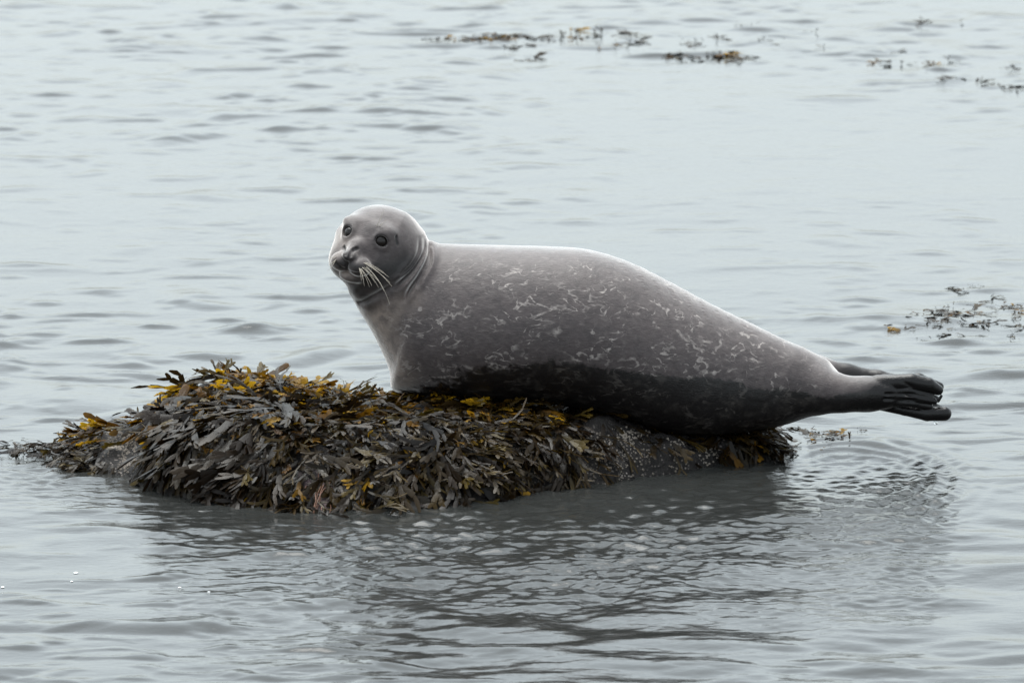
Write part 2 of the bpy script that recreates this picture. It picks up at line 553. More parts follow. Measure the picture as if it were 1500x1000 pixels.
# ------------------------------------------------------------------ seal
# body sections: dorsal and ventral outline points in photo pixels and half-width (px)
SECT = [
    ((1213, 527), (1208, 598), 34), ((1190, 516), (1184, 609), 46), ((1150, 498), (1145, 622), 62),
    ((1100, 474), (1090, 631), 80), ((1040, 445), (1030, 635), 97), ((980, 413), (970, 629), 109),
    ((920, 384), (910, 612), 117), ((860, 366.5), (855, 597), 120), ((800, 362), (790, 588), 119),
    ((740, 360.5), (715, 585), 116), ((690, 359), (655, 581), 110), ((657, 358), (606, 577), 100),
    ((637, 356), (575, 568), 90), ((624, 349), (570, 538), 80), ((612, 338), (549, 490), 70),
    ((600, 326), (526, 450), 64), ((588, 318), (513, 425), 58)]
def catmull(P, n):
    P = np.asarray(P, float)
    t = np.linspace(0, len(P) - 1.0001, n)
    i = t.astype(int); f = (t - i)[:, None]
    g = lambda k: P[np.clip(i + k, 0, len(P) - 1)]
    a, b, c, d = g(-1), g(0), g(1), g(2)
    return 0.5 * (2 * b + (c - a) * f + (2 * a - 5 * b + 4 * c - d) * f ** 2 + (3 * b - a - 3 * c + d) * f ** 3)

sec = np.array([[*on_y(*D)[[0, 2]], *on_y(*Vv)[[0, 2]], W * S] for D, Vv, W in SECT])
NS = 520
secd = catmull(sec, NS)
# make sections rounder towards even spacing
us = np.linspace(-1.9, 1.9, 191)
cen = (secd[:, 0:2] + secd[:, 2:4]) / 2; half = (secd[:, 0:2] - secd[:, 2:4]) / 2
pts = cen[:, None, :] + half[:, None, :] * us[None, :, None]
kd = KDTree(NS * len(us))
flat = pts.reshape(-1, 2)
for i, (a, b) in enumerate(flat):
    kd.insert((a, b, 0), i)
kd.balance()

def ax(*segs):
    out = []
    for a, b, st in segs:
        out.append(np.arange(a, b - 1e-9, st))
    return np.concatenate(out + [[segs[-1][1]]])
gx = ax((-0.49, -0.16, 0.0022), (-0.16, 0.68, 0.006), (0.68, 0.92, 0.0035), (0.92, 1.16, 0.0025))
gy = ax((-0.26, -0.02, 0.0028), (-0.02, 0.24, 0.005))
gz = ax((0.02, 0.09, 0.0034), (0.09, 0.235, 0.0022), (0.235, 0.36, 0.0034), (0.36, 0.69, 0.0022))
GX = gx[:, None, None].astype(np.float32); GY = gy[None, :, None].astype(np.float32); GZ = gz[None, None, :].astype(np.float32)

T2 = np.zeros((len(gx), len(gz))); U2 = np.zeros_like(T2); E2 = np.zeros_like(T2)
for i, xx in enumerate(gx):
    for k, zz in enumerate(gz):
        co, idx, dd = kd.find((xx, zz, 0))
        T2[i, k] = idx // len(us); U2[i, k] = us[idx % len(us)]; E2[i, k] = dd
ti = T2.astype(int)
Rr = np.linalg.norm(half, axis=1)[ti]
Ww = secd[:, 4][ti]
# refine u by projecting on the section line
Pq = np.stack(np.meshgrid(gx, gz, indexing='ij'), -1)
U2 = np.clip(np.sum((Pq - cen[ti]) * half[ti], -1) / (Rr ** 2), -2.2, 2.2)
E2 = np.where((ti == 0) | (ti == NS - 1), E2, 0)
yc = np.interp(np.arange(NS), [0, 60, NS * 0.7, NS * 0.85, NS - 1], [0.0, 0.0, 0.0, -0.02, -0.045])[ti]
k_ = ((GY - yc[:, None, :].astype(np.float32)) / Ww[:, None, :].astype(np.float32))
U3 = U2[:, None, :].astype(np.float32)
# fuller flanks low down, narrower back
q = np.sqrt(U3 ** 2 + k_ ** 2 * (1.0 + 0.20 * np.clip(U3, -1, 1)))
FLD = (q - 1) * np.minimum(Rr, Ww)[:, None, :].astype(np.float32) + E2[:, None, :].astype(np.float32)
del k_, q

def smin(a, b, k):
    h = np.maximum(k - np.abs(a - b), 0) / k
    return np.minimum(a, b) - h * h * k * 0.25
def smax(a, b, k):
    return -smin(-a, -b, k)
def box(lo, hi):
    def rg(g, a, b):
        i0 = max(0, np.searchsorted(g, a) - 1); i1 = min(len(g), np.searchsorted(g, b) + 1)
        return slice(i0, max(i1, i0 + 1))
    return rg(gx, lo[0], hi[0]), rg(gy, lo[1], hi[1]), rg(gz, lo[2], hi[2])
def pts3(s):
    return GX[s[0]], GY[:, s[1]], GZ[:, :, s[2]]
def add_cone(a, b, ra, rb, k, sub=False):
    a = np.asarray(a, float); b = np.asarray(b, float)
    m = max(ra, rb) + k + 0.01
    s = box(np.minimum(a, b) - m, np.maximum(a, b) + m)
    x, y, z = pts3(s)
    ba = b - a; L2 = max(ba @ ba, 1e-9)
    h = np.clip(((x - a[0]) * ba[0] + (y - a[1]) * ba[1] + (z - a[2]) * ba[2]) / L2, 0, 1)
    d = np.sqrt((x - a[0] - h * ba[0]) ** 2 + (y - a[1] - h * ba[1]) ** 2 + (z - a[2] - h * ba[2]) ** 2) - (ra + (rb - ra) * h)
    FLD[s] = smax(FLD[s], -d, k) if sub else smin(FLD[s], d, k)
def add_ell(c, A, r, k, sub=False):
    """ellipsoid with axes = rows of A"""
    c = np.asarray(c, float); r = np.asarray(r, float)
    m = r.max() + k + 0.01
    s = box(c - m, c + m)
    x, y, z = pts3(s)
    l = [((x - c[0]) * A[i][0] + (y - c[1]) * A[i][1] + (z - c[2]) * A[i][2]) for i in range(3)]
    k0 = np.sqrt(sum((l[i] / r[i]) ** 2 for i in range(3)))
    k1 = np.sqrt(sum((l[i] / r[i] ** 2) ** 2 for i in range(3))) + 1e-9
    d = k0 * (k0 - 1) / k1
    FLD[s] = smax(FLD[s], -d, k) if sub else smin(FLD[s], d, k)
def add_torus(c, n, Rm, rm, k):
    c = np.asarray(c, float)
    m = Rm + rm + k + 0.01
    s = box(c - m, c + m)
    x, y, z = pts3(s)
    dx, dy, dz = x - c[0], y - c[1], z - c[2]
    hN = dx * n[0] + dy * n[1] + dz * n[2]
    rad = np.sqrt(np.maximum(dx * dx + dy * dy + dz * dz - hN * hN, 0))
    d = np.sqrt((rad - Rm) ** 2 + hN ** 2) - rm
    FLD[s] = smin(FLD[s], d, k)

# head frame: lateral, up, forward
def camv(a, b, c):
    return CX * a + CU * b + CB * c
hf = camv(-0.43, -0.16, 0.89); hf /= np.linalg.norm(hf)
hr_ = camv(0.90, -0.26, 0.38); hr_ -= hf * (hr_ @ hf); hr_ /= np.linalg.norm(hr_)
hu = np.cross(hf, hr_); hu = hu if hu[2] > 0 else -hu
HA = np.array([hr_, hu, hf])
HC = on_y(550, 363, -0.045)
def hp(r, u, f):
    return HC + hr_ * r + hu * u + hf * f

add_ell(HC, HA, (0.096, 0.104, 0.110), 0.05)
add_ell(HC + camv(0.012, 0.004, -0.02), HA, (0.108, 0.098, 0.11), 0.03)
add_cone(hp(0, -0.002, 0.05), hp(0, -0.016, 0.118), 0.068, 0.032, 0.03)
for sgn in (-1, 1):
    add_ell(hp(0.046 * sgn, -0.038, 0.052), HA, (0.047, 0.046, 0.055), 0.03)       # cheek
    add_ell(hp(0.0255 * sgn, -0.022, 0.131), HA, (0.0295, 0.0255, 0.033), 0.009)     # whisker pad
    add_ell(hp(0.046 * sgn, 0.066, 0.064), HA, (0.024, 0.012, 0.018), 0.026)       # brow
add_ell(hp(0, 0.002, 0.149), HA, (0.019, 0.014, 0.017), 0.007)                     # nose
add_cone(hp(0, 0.018, 0.110), hp(0, 0.004, 0.140), 0.022, 0.014, 0.012)            # bridge
add_ell(hp(0, -0.057, 0.106), HA, (0.036, 0.017, 0.038), 0.010)                    # chin
# mouth: a groove between pads and chin; nostril slits in a V; the philtrum
CREASE = []
def march(px, py, sink=0.0):
    """the skin under a line of sight"""
    d = ray(px, py); d = d / np.linalg.norm(d)
    p = on_y(px, py, -0.25)
    for _ in range(260):
        v = FLD[min(np.searchsorted(gx, p[0]), len(gx) - 1), min(np.searchsorted(gy, p[1]), len(gy) - 1), min(np.searchsorted(gz, p[2]), len(gz) - 1)]
        if v < 0.0008: break
        p = p + d * min(max(v * 0.7, 0.0005), 0.003)
    return p + d * sink
LINES = [([(491, 385), (498, 391), (507, 396.5), (516, 400), (525, 401.5), (534, 399), (543, 393)], 0.0040, 0.004),
         ([(514, 374), (515, 369.5), (518.5, 365.5), (524, 363.5)], 0.0052, 0.002),
         ([(507, 373), (506.2, 367), (503.5, 361.5)], 0.0046, 0.002),
         ([(510, 376), (509, 385), (507, 395)], 0.0034, 0.003)]
LINES = [([march(px, py, 0.0015) for px, py in catmull(pl, 9)], rad, k) for pl, rad, k in LINES]
for pl, rad, k in LINES:
    for a, b in zip(pl[:-1], pl[1:]):
        add_cone(a, b, rad, rad * 0.95, k, True)
        CREASE.append((a, b))
EYES = []
for sgn in (-1, 1):
    e = np.array([0.0490 * sgn, 0.043, 0.078])
    # push the eye out to the surface along its own direction
    dirw = hr_ * (0.50 * sgn) + hu * 0.30 + hf * 0.80; dirw /= np.linalg.norm(dirw)
    pos = hp(*e)
    # march to the surface
    def fsample(p):
        i = np.clip(np.searchsorted(gx, p[0]), 1, len(gx) - 1); j = np.clip(np.searchsorted(gy, p[1]), 1, len(gy) - 1); k = np.clip(np.searchsorted(gz, p[2]), 1, len(gz) - 1)
        return FLD[i, j, k]
    for _ in range(80):
        pos = pos - CB * np.clip(fsample(pos), -0.002, 0.002)
    n = dirw
    EYES.append((pos - n * 0.0122, n))
    add_ell(pos, HA, (0.027, 0.025, 0.025), 0.02, False) if False else None
    add_torus(pos - n * 0.002, n, 0.0168, 0.0022, 0.016)
    s0 = pos - n * 0.006
    tl = hr_ - n * (hr_ @ n); tl = tl + hu * (-0.18 * sgn); tl = tl - n * (tl @ n); tl /= np.linalg.norm(tl)
    add_ell(pos + n * 0.001, np.array([tl, np.cross(n, tl), n]), (0.0172, 0.0142, 0.0095), 0.003, True)
# ear slits, one on each side
EAR = [march(580.5, 346.5), march(581.5, 352), march(582.5, 357)]
for a, b in zip(EAR[:-1], EAR[1:]):
    add_cone(a, b, 0.0042, 0.0038, 0.002, True)
    CREASE.append((a, b))
    mir = [p - hr_ * 2 * ((p - HC) @ hr_) for p in (a, b)]
    add_cone(*mir, 0.0042, 0.0038, 0.002, True)

# neck folds
FOLDS = [([(620.5, 353), (620, 371), (606, 392), (589, 407), (572, 421)], 0.0080, 2.6),
         ([(627.5, 356), (626.5, 377), (614.5, 399), (599, 422), (592, 440)], 0.0085, 2.4),
         ([(632, 366), (629, 386), (617, 406), (611, 420)], 0.0050, 2.2),
         ([(583, 406), (558, 423), (535, 438), (522, 446)], 0.0045, 3.4),
         ([(614, 352), (612, 370), (600, 388), (585, 400)], 0.0045, 2.2)]
sx = slice(0, np.searchsorted(gx, -0.17))
XX, ZZ = np.meshgrid(gx[sx], gz, indexing='ij')
fpx, fpy = to_px(np.stack([XX, np.full_like(XX, -0.10), ZZ], -1))
groove = np.zeros_like(XX)
for pl, dep, sg in FOLDS:
    pl = catmull(pl, 30); sg *= 1.25
    best = np.full_like(XX, 1e9); fade = np.zeros_like(XX)
    for i in range(len(pl) - 1):
        a, b = pl[i], pl[i + 1]; ba = b - a
        t = np.clip(((fpx - a[0]) * ba[0] + (fpy - a[1]) * ba[1]) / (ba @ ba), 0, 1)
        d = np.hypot(fpx - a[0] - t * ba[0], fpy - a[1] - t * ba[1])
        m = d < best
        best = np.where(m, d, best); fade = np.where(m, (i + t) / (len(pl) - 1), fade)
    fd = sstep(0.0, 0.35, fade) * 0.8 + 0.2
    fd = fd * (1 - sstep(0.75, 1.0, fade))
    groove += 1.8 * fd * (dep * np.exp(-(best / sg) ** 2) - 0.4 * dep * np.exp(-((best - 2.4 * sg) / (1.6 * sg)) ** 2))
ysel = 1 - sstep(-0.02, 0.06, gy)
FLD[sx] += (groove[:, None, :] * ysel[None, :, None]).astype(np.float32)

# hind flippers
def chain(P, k, y):
    for (x0, y0, r0, d0), (x1, y1, r1, d1) in zip(P[:-1], P[1:]):
        add_cone(on_y(x0, y0, d0 + y), on_y(x1, y1, d1 + y), r0 * S, r1 * S, k)
chain([(1160, 560, 46, 0.02), (1200, 572, 31, 0), (1235, 577, 23.5, -0.01), (1270, 577, 22.5, -0.015), (1298, 577, 22, -0.015)], 0.030, -0.045)
chain([(1150, 548, 40, 0), (1195, 545, 24, 0.02), (1240, 550, 17, 0.03), (1285, 555.5, 13, 0.035), (1310, 560, 13, 0.035)], 0.016, 0.045)
TOES = [[(1285, 562, 13, 0), (1335, 559, 12.5, -.006), (1360, 563.5, 11, -.004), (1374, 571, 8, .002)],
        [(1290, 572, 10, 0), (1330, 573, 6.0, -.018), (1364, 580.5, 4.6, -.006)],
        [(1290, 579, 10, 0), (1330, 581.5, 5.6, -.022), (1369, 587.5, 4.6, -.008)],
        [(1290, 586, 10, 0), (1330, 590, 6.0, -.018), (1362, 595.5, 5.0, -.004)]]
for P in TOES:
    chain(P, 0.0025, -0.062)
chain([(1280, 589, 10, .01), (1325, 600.5, 8.0, .0), (1358, 606, 10.5, -.01), (1383, 605.5, 11, -.012)], 0.003, -0.048)
chain([(1374, 587, 3, 0), (1379, 580, 2.4, 0)], 0.003, -0.055)
for P in ([(1300, 558, 10, 0), (1345, 556, 10, 0), (1376, 566, 7, 0)], [(1300, 570, 10, 0), (1350, 577, 8, 0), (1372, 584, 5, 0)], [(1300, 580, 9, 0), (1350, 592, 9, 0), (1378, 600, 7, 0)]):
    chain(P, 0.006, 0.05)
for P in ([(1312, 553), (1335, 566), (1360, 573)], [(1298, 577), (1340, 577.5), (1366, 584)], [(1296, 584), (1340, 586), (1364, 591.5)], [(1318, 597), (1345, 596.5), (1368, 598)]):
    for a, b in zip(P[:-1], P[1:]):
        add_cone(on_y(*a, -0.096), on_y(*b, -0.088), 0.0032, 0.0032, 0.006, True)

# surface nets
def surface_nets(Fd):
    ins = Fd < 0
    nx, ny, nz = Fd.shape
    c = np.zeros((nx - 1, ny - 1, nz - 1), np.int8)
    for i in (0, 1):
        for j in (0, 1):
            for k in (0, 1):
                c += ins[i:nx - 1 + i, j:ny - 1 + j, k:nz - 1 + k]
    act = np.argwhere((c > 0) & (c < 8))
    idx = -np.ones(c.shape, np.int32)
    idx[act[:, 0], act[:, 1], act[:, 2]] = np.arange(len(act))
    co = [(i, j, k) for i in (0, 1) for j in (0, 1) for k in (0, 1)]
    acc = np.zeros((len(act), 3)); cnt = np.zeros(len(act))
    fv = {o: Fd[act[:, 0] + o[0], act[:, 1] + o[1], act[:, 2] + o[2]].astype(float) for o in co}
    for a in co:
        for axx in range(3):
            if a[axx]: continue
            b = list(a); b[axx] = 1; b = tuple(b)
            fa, fb = fv[a], fv[b]
            m = (fa < 0) != (fb < 0)
            t = np.where(m, fa / np.where(m, fa - fb, 1), 0)
            p = np.tile(np.array(a, float), (len(act), 1)); p[:, axx] = t
            acc += p * m[:, None]; cnt += m
    loc = acc / cnt[:, None]
    out = np.zeros_like(loc)
    for axx, g in enumerate((gx, gy, gz)):
        i = act[:, axx]
        out[:, axx] = g[i] + (g[i + 1] - g[i]) * loc[:, axx]
    quads = []
    for axx in range(3):
        a = [slice(None)] * 3; b = [slice(None)] * 3
        a[axx] = slice(0, -1); b[axx] = slice(1, None)
        A, B = ins[tuple(a)], ins[tuple(b)]
        e = np.argwhere(A != B)
        o1, o2 = [(1, 2), (2, 0), (0, 1)][axx]
        ok = (e[:, o1] > 0) & (e[:, o2] > 0) & (e[:, o1] < Fd.shape[o1] - 1) & (e[:, o2] < Fd.shape[o2] - 1)
        e = e[ok]
        def at(d1, d2):
            q = e.copy(); q[:, o1] += d1; q[:, o2] += d2
            return idx[q[:, 0], q[:, 1], q[:, 2]]
        qd = np.stack([at(-1, -1), at(0, -1), at(0, 0), at(-1, 0)], 1)
        fl = A[e[:, 0], e[:, 1], e[:, 2]]
        qd = np.where(fl[:, None], qd, qd[:, ::-1])
        quads.append(qd)
    return out, np.concatenate(quads)

SV, SF = surface_nets(FLD)
def lap(V, F, it, lam):
    n = len(V)
    for _ in range(it):
        acc = np.zeros_like(V); cnt = np.zeros(n)
        for a, b in ((0, 1), (1, 2), (2, 3), (3, 0)):
            for s_, t_ in ((a, b), (b, a)):
                for ax_ in range(3):
                    acc[:, ax_] += np.bincount(F[:, s_], V[F[:, t_], ax_], n)
                cnt += np.bincount(F[:, s_], minlength=n)
        V = V + lam * (acc / np.maximum(cnt, 1)[:, None] - V)
    return V
SV = lap(SV, SF, 2, 0.5)
sp, sq = to_px(SV)
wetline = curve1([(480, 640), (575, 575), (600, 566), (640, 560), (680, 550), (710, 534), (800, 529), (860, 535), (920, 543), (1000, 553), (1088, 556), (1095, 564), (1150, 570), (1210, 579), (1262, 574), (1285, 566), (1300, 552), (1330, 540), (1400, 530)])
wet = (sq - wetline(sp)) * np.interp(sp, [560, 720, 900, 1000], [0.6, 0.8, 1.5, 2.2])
# chest and face tones: coat colour, with some light and shade painted in
def seg_d(px, py, a, b):
    a = np.array(a, float); b = np.array(b, float); ba = b - a
    t = np.clip(((px - a[0]) * ba[0] + (py - a[1]) * ba[1]) / (ba @ ba), 0, 1)
    return np.hypot(px - a[0] - t * ba[0], py - a[1] - t * ba[1])
chest = np.exp(-(seg_d(sp, sq, (548, 470), (582, 560)) / 24) ** 2) * 0.75 + np.exp(-(seg_d(sp, sq, (570, 460), (600, 440)) / 20) ** 2) * 0.35  # lighter chest fur, with backlight from the left painted in
hl = (SV - HC) @ HA.T
cheek_lit = np.exp(-(((hl[:, 0] + 0.05) / 0.03) ** 2 + ((hl[:, 1] - 0.02) / 0.04) ** 2)) * (hl[:, 2] > 0.05) * 0.45  # left cheek only: light from the left put into the coat colour
chinpale = np.exp(-(((hl[:, 1] + 0.05) / 0.013) ** 2 + (hl[:, 0] / 0.035) ** 2)) * (hl[:, 2] > 0.09) * 0.6
pale = np.clip(chest + cheek_lit + chinpale, 0, 1)
inhead = (np.linalg.norm(hl / np.array([0.125, 0.12, 0.19]), axis=1) < 1)
face_dark_shade = np.exp(-(seg_d(sp, sq, (540, 410), (592, 386)) / 20) ** 2) * 0.9 + np.exp(-(seg_d(sp, sq, (520, 425), (540, 446)) / 11) ** 2) * 0.6  # jaw and throat: underside shade painted in, along with dark coat pattern
face_dark_shade = np.maximum(face_dark_shade, np.exp(-(seg_d(sp, sq, (500, 386), (536, 394)) / 7) ** 2) * 0.75)
eyed = np.zeros(len(SV))
for pos, n in EYES:
    eyed = np.maximum(eyed, np.exp(-(np.linalg.norm(SV - pos, axis=1) / 0.0245) ** 4) * 0.8)
cre = np.zeros(len(SV))
for a, b in CREASE:
    ba = b - a
    t = np.clip((SV - a) @ ba / (ba @ ba), 0, 1)
    cre = np.maximum(cre, np.exp(-(np.linalg.norm(SV - a - t[:, None] * ba, axis=1) / 0.0058) ** 4))
nosed = np.exp(-(np.linalg.norm(SV - hp(0, -0.006, 0.166), axis=1) / 0.021) ** 2) * 0.85
face_dark_shade = np.maximum(np.maximum(np.maximum(face_dark_shade, eyed), cre), nosed) * (SV[:, 1] < 0.0)
marks = sstep(590, 640, sp) * (1 - sstep(1160, 1230, sp)) * sstep(365, 405, sq) * 1.0
marks = np.maximum(marks, sstep(545, 585, sp) * (1 - sstep(640, 680, sp)) * sstep(425, 455, sq) * 1.0)
marks = marks * (1 - inhead)
tail = np.maximum(sstep(1235, 1305, sp + (sq - 565) * 0.9), sstep(1205, 1245, sp) * sstep(0.0, 0.03, SV[:, 1]) * 0.85)
seal = link('harbour_seal', mesh_np('harbour_seal', SV, SF, M_SEAL, attrs={'wet': wet, 'pale': pale, 'face': np.clip(face_dark_shade, 0, 1), 'marks': marks, 'tail': tail}))
tag(seal, 'grey spotted harbour seal lying on the seaweed rock with its head turned to us', 'seal')

def uv_sphere(r, nu=24, nv=14):
    vs = []; fs = []
    for j in range(nv + 1):
        th = math.pi * j / nv
        for i in range(nu):
            ph = 2 * math.pi * i / nu
            vs.append((r * math.sin(th) * math.cos(ph), r * math.sin(th) * math.sin(ph), r * math.cos(th)))
    for j in range(nv):
        for i in range(nu):
            i2 = (i + 1) % nu
            fs.append((j * nu + i, j * nu + nu + i, j * nu + nu + i2, j * nu + i2))
    return np.array(vs), np.array(fs)
sv, sf = uv_sphere(0.0168)
eye_me = mesh_np('eye', sv, sf, M_EYE)
for pos, n in EYES:
    e = link('eye', eye_me, seal)
    e.location = pos

def tube(P, r0, r1, k=5):
    P = np.asarray(P, float); n = len(P)
    vs, fs = [], []
    for i in range(n):
        d = P[min(i + 1, n - 1)] - P[max(i - 1, 0)]; d = d / np.linalg.norm(d)
        a = np.cross(d, [0.2, 0.3, 0.93]); a /= np.linalg.norm(a); b = np.cross(d, a)
        r = r0 + (r1 - r0) * i / (n - 1)
        for j in range(k):
            t = 2 * math.pi * j / k
            vs.append(P[i] + (a * math.cos(t) + b * math.sin(t)) * r)
    for i in range(n - 1):
        for j in range(k):
            j2 = (j + 1) % k
            fs.append((i * k + j, i * k + j2, i * k + k + j2, i * k + k + j))
    return vs, fs
def cam_surface(px, py):
    """nearest point of the seal's skin to the camera under a photo pixel"""
    d = np.hypot(sp - px, sq - py)
    m = d < 3.5
    if not m.any():
        return SV[np.argmin(d)]
    return SV[m][np.argmin(SV[m] @ -CB)]
WH = [((532, 381), (571, 403), 4), ((535, 383), (574, 412), 5), ((537, 386), (573, 443), -13), ((535, 388), (557, 419), -4),
      ((533, 390), (553, 414), -3), ((531, 391), (548, 417), -3), ((530, 393), (544, 421), -4), ((528, 394), (536, 421), -4),
      ((527, 395), (533, 417), -3), ((537, 382), (566, 398), 3), ((538, 389), (565, 424), -7), ((530, 388), (559, 412), -2), ((526, 393), (530, 413), -2), ((540, 385), (577, 418), -6)]
for a, b, bow in WH:
    A = cam_surface(*a) - CB * 0.003
    B = A + CX * ((b[0] - a[0]) * S) + CU * ((a[1] - b[1]) * S) + CB * random.uniform(0.005, 0.03)
    mid = (A + B) / 2 + CU * (abs(bow) * 0.6 * S) + CX * (abs(bow) * 0.5 * S) + CB * 0.006
    P = [(1 - t) ** 2 * A + 2 * t * (1 - t) * mid + t * t * B for t in np.linspace(0, 1, 8)]
    vs, fs = tube(P, 0.00075, 0.0003)
    link('whisker', mesh_np('whisker', vs, fs, M_WHISK), seal)
for a, b in [((550, 329), (562, 304)), ((553, 329), (564, 320)), ((490, 378), (478, 388)), ((489, 382), (477, 399)), ((490, 374), (478, 376)), ((493, 321), (507, 312))]:
    A = cam_surface(*a) - CB * 0.003
    B = A + CX * ((b[0] - a[0]) * S) + CU * ((a[1] - b[1]) * S) + CB * 0.012
    mid = (A + B) / 2 + CX * 0.004 + CB * 0.008
    P = [(1 - t) ** 2 * A + 2 * t * (1 - t) * mid + t * t * B for t in np.linspace(0, 1, 7)]
    vs, fs = tube(P, 0.0008, 0.0003)
    link('whisker', mesh_np('whisker', vs, fs, M_WHISK), seal)

# ------------------------------------------------------------------ seaweed fronds
def frond_shape(rs, size, depth, curl, spread, wid, lift):
    """a forked flat wrack frond growing along +Y from the origin, +Z away from the rock"""
    vs, fs, al = [], [], []
    total = size
    def prof(y):
        t = y / total
        return lift * t * math.sin(min(t, 1.2) * 2.2) - curl * t * t
    def ring(c, ang, w_, t, tw):
        ca, sa = math.cos(ang), math.sin(ang)
        z = prof(c[1])
        b = len(vs)
        for s_, dz in ((-1, 0.0), (0, 0.12 * w_), (1, 0.0)):
            vs.append((c[0] + ca * s_ * w_, c[1] + sa * s_ * w_ * 1.0, z + dz + tw * s_ * w_))
            al.append(t)
        return b
    def strip(a, b):
        for i in (0, 1):
            fs.append((a + i, a + i + 1, b + i + 1, b + i))
    def grow(c, ang, L, w0, lev, t0, tw):
        n = 3 if lev == 0 else 2
        w1 = w0 * rs.uniform(0.95, 1.35)
        prev = ring(c, ang, w0 * (0.45 if lev == 0 else 0.7), t0, tw)
        bend = rs.uniform(-0.28, 0.28)
        cc = c
        for i in range(1, n + 1):
            a2 = ang + bend * i / n
            cc = (cc[0] - math.sin(a2) * L / n, cc[1] + math.cos(a2) * L / n)
            t = t0 + L / total * i / n
            last = (lev == depth and i == n)
            cur = ring(cc, a2, (w1 * 0.55 if last else w0 + (w1 - w0) * i / n), min(t, 1), tw + rs.uniform(-0.3, 0.3))
            strip(prev, cur)
            prev = cur
        a2 = ang + bend
        if lev == depth:
            cc2 = (cc[0] - math.sin(a2) * w1 * 0.5, cc[1] + math.cos(a2) * w1 * 0.5)
            cur = ring(cc2, a2, w1 * 0.16, 1, tw)
            strip(prev, cur)
        else:
            for sg in (-1, 1):
                if lev > 0 and rs.random() < 0.18:
                    continue
                grow(cc, a2 + sg * spread * rs.uniform(0.6, 1.25), L * rs.uniform(0.6, 0.95), w0 * rs.uniform(0.75, 0.98), lev + 1, min(1, t0 + L / total), tw + rs.uniform(-0.3, 0.3))
    grow((0, 0), 0.0, size * 0.36, wid, 0, 0.0, rs.uniform(-0.5, 0.5))
    return np.array(vs), np.array(fs), np.array(al)

VAR = {}
def make_variants(kind, mat, n, size, depth, wid, curl, spread, lift):
    lst = []
    rs = random.Random(hash(kind) % 1000 + 5)
    for i in range(n):
        s_ = rs.uniform(*size)
        v, f, a = frond_shape(rs, s_, depth if rs.random() < 0.75 else depth - 1, rs.uniform(*curl) * s_, rs.uniform(*spread), rs.uniform(*wid), rs.uniform(*lift) * s_)
        tone = rs.random()
        me = mesh_np('frond', v, f, mat, attrs={'along': a, 'tone': np.full(len(v), tone)})
        lst.append((me, v, f, a, tone, mat))
    VAR[kind] = lst
def stable(s):
    return sum(ord(c) * (i + 1) for i, c in enumerate(s))
hash = stable
make_variants('dark', M_DARK, 30, (0.06, 0.13), 2, (0.0028, 0.0060), (0.10, 0.60), (0.22, 0.42), (0.03, 0.18))
make_variants('strap', M_DARK, 16, (0.13, 0.23), 2, (0.0048, 0.0085), (0.10, 0.30), (0.12, 0.26), (0.03, 0.12))
make_variants('olive', M_OLIVE, 16, (0.06, 0.12), 2, (0.0032, 0.0066), (0.05, 0.30), (0.25, 0.45), (0.06, 0.25))
make_variants('thin', M_OLIVE, 14, (0.07, 0.14), 2, (0.0018, 0.0032), (0.0, 0.5), (0.2, 0.5), (0.0, 0.2))
make_variants('gold', M_GOLD, 16, (0.035, 0.070), 2, (0.0038, 0.0068), (-0.05, 0.25), (0.28, 0.50), (0.10, 0.35))
make_variants('goldstrap', M_GOLD, 8, (0.09, 0.13), 1, (0.006, 0.010), (0.05, 0.25), (0.15, 0.30), (0.05, 0.2))

def basis(p, n, d):
    n = n / np.linalg.norm(n)
    d = d - n * (d @ n); d = d / np.linalg.norm(d)
    l = np.cross(d, n)
    m = Matrix(((l[0], d[0], n[0], p[0]), (l[1], d[1], n[1], p[1]), (l[2], d[2], n[2], p[2]), (0, 0, 0, 1)))
    return m

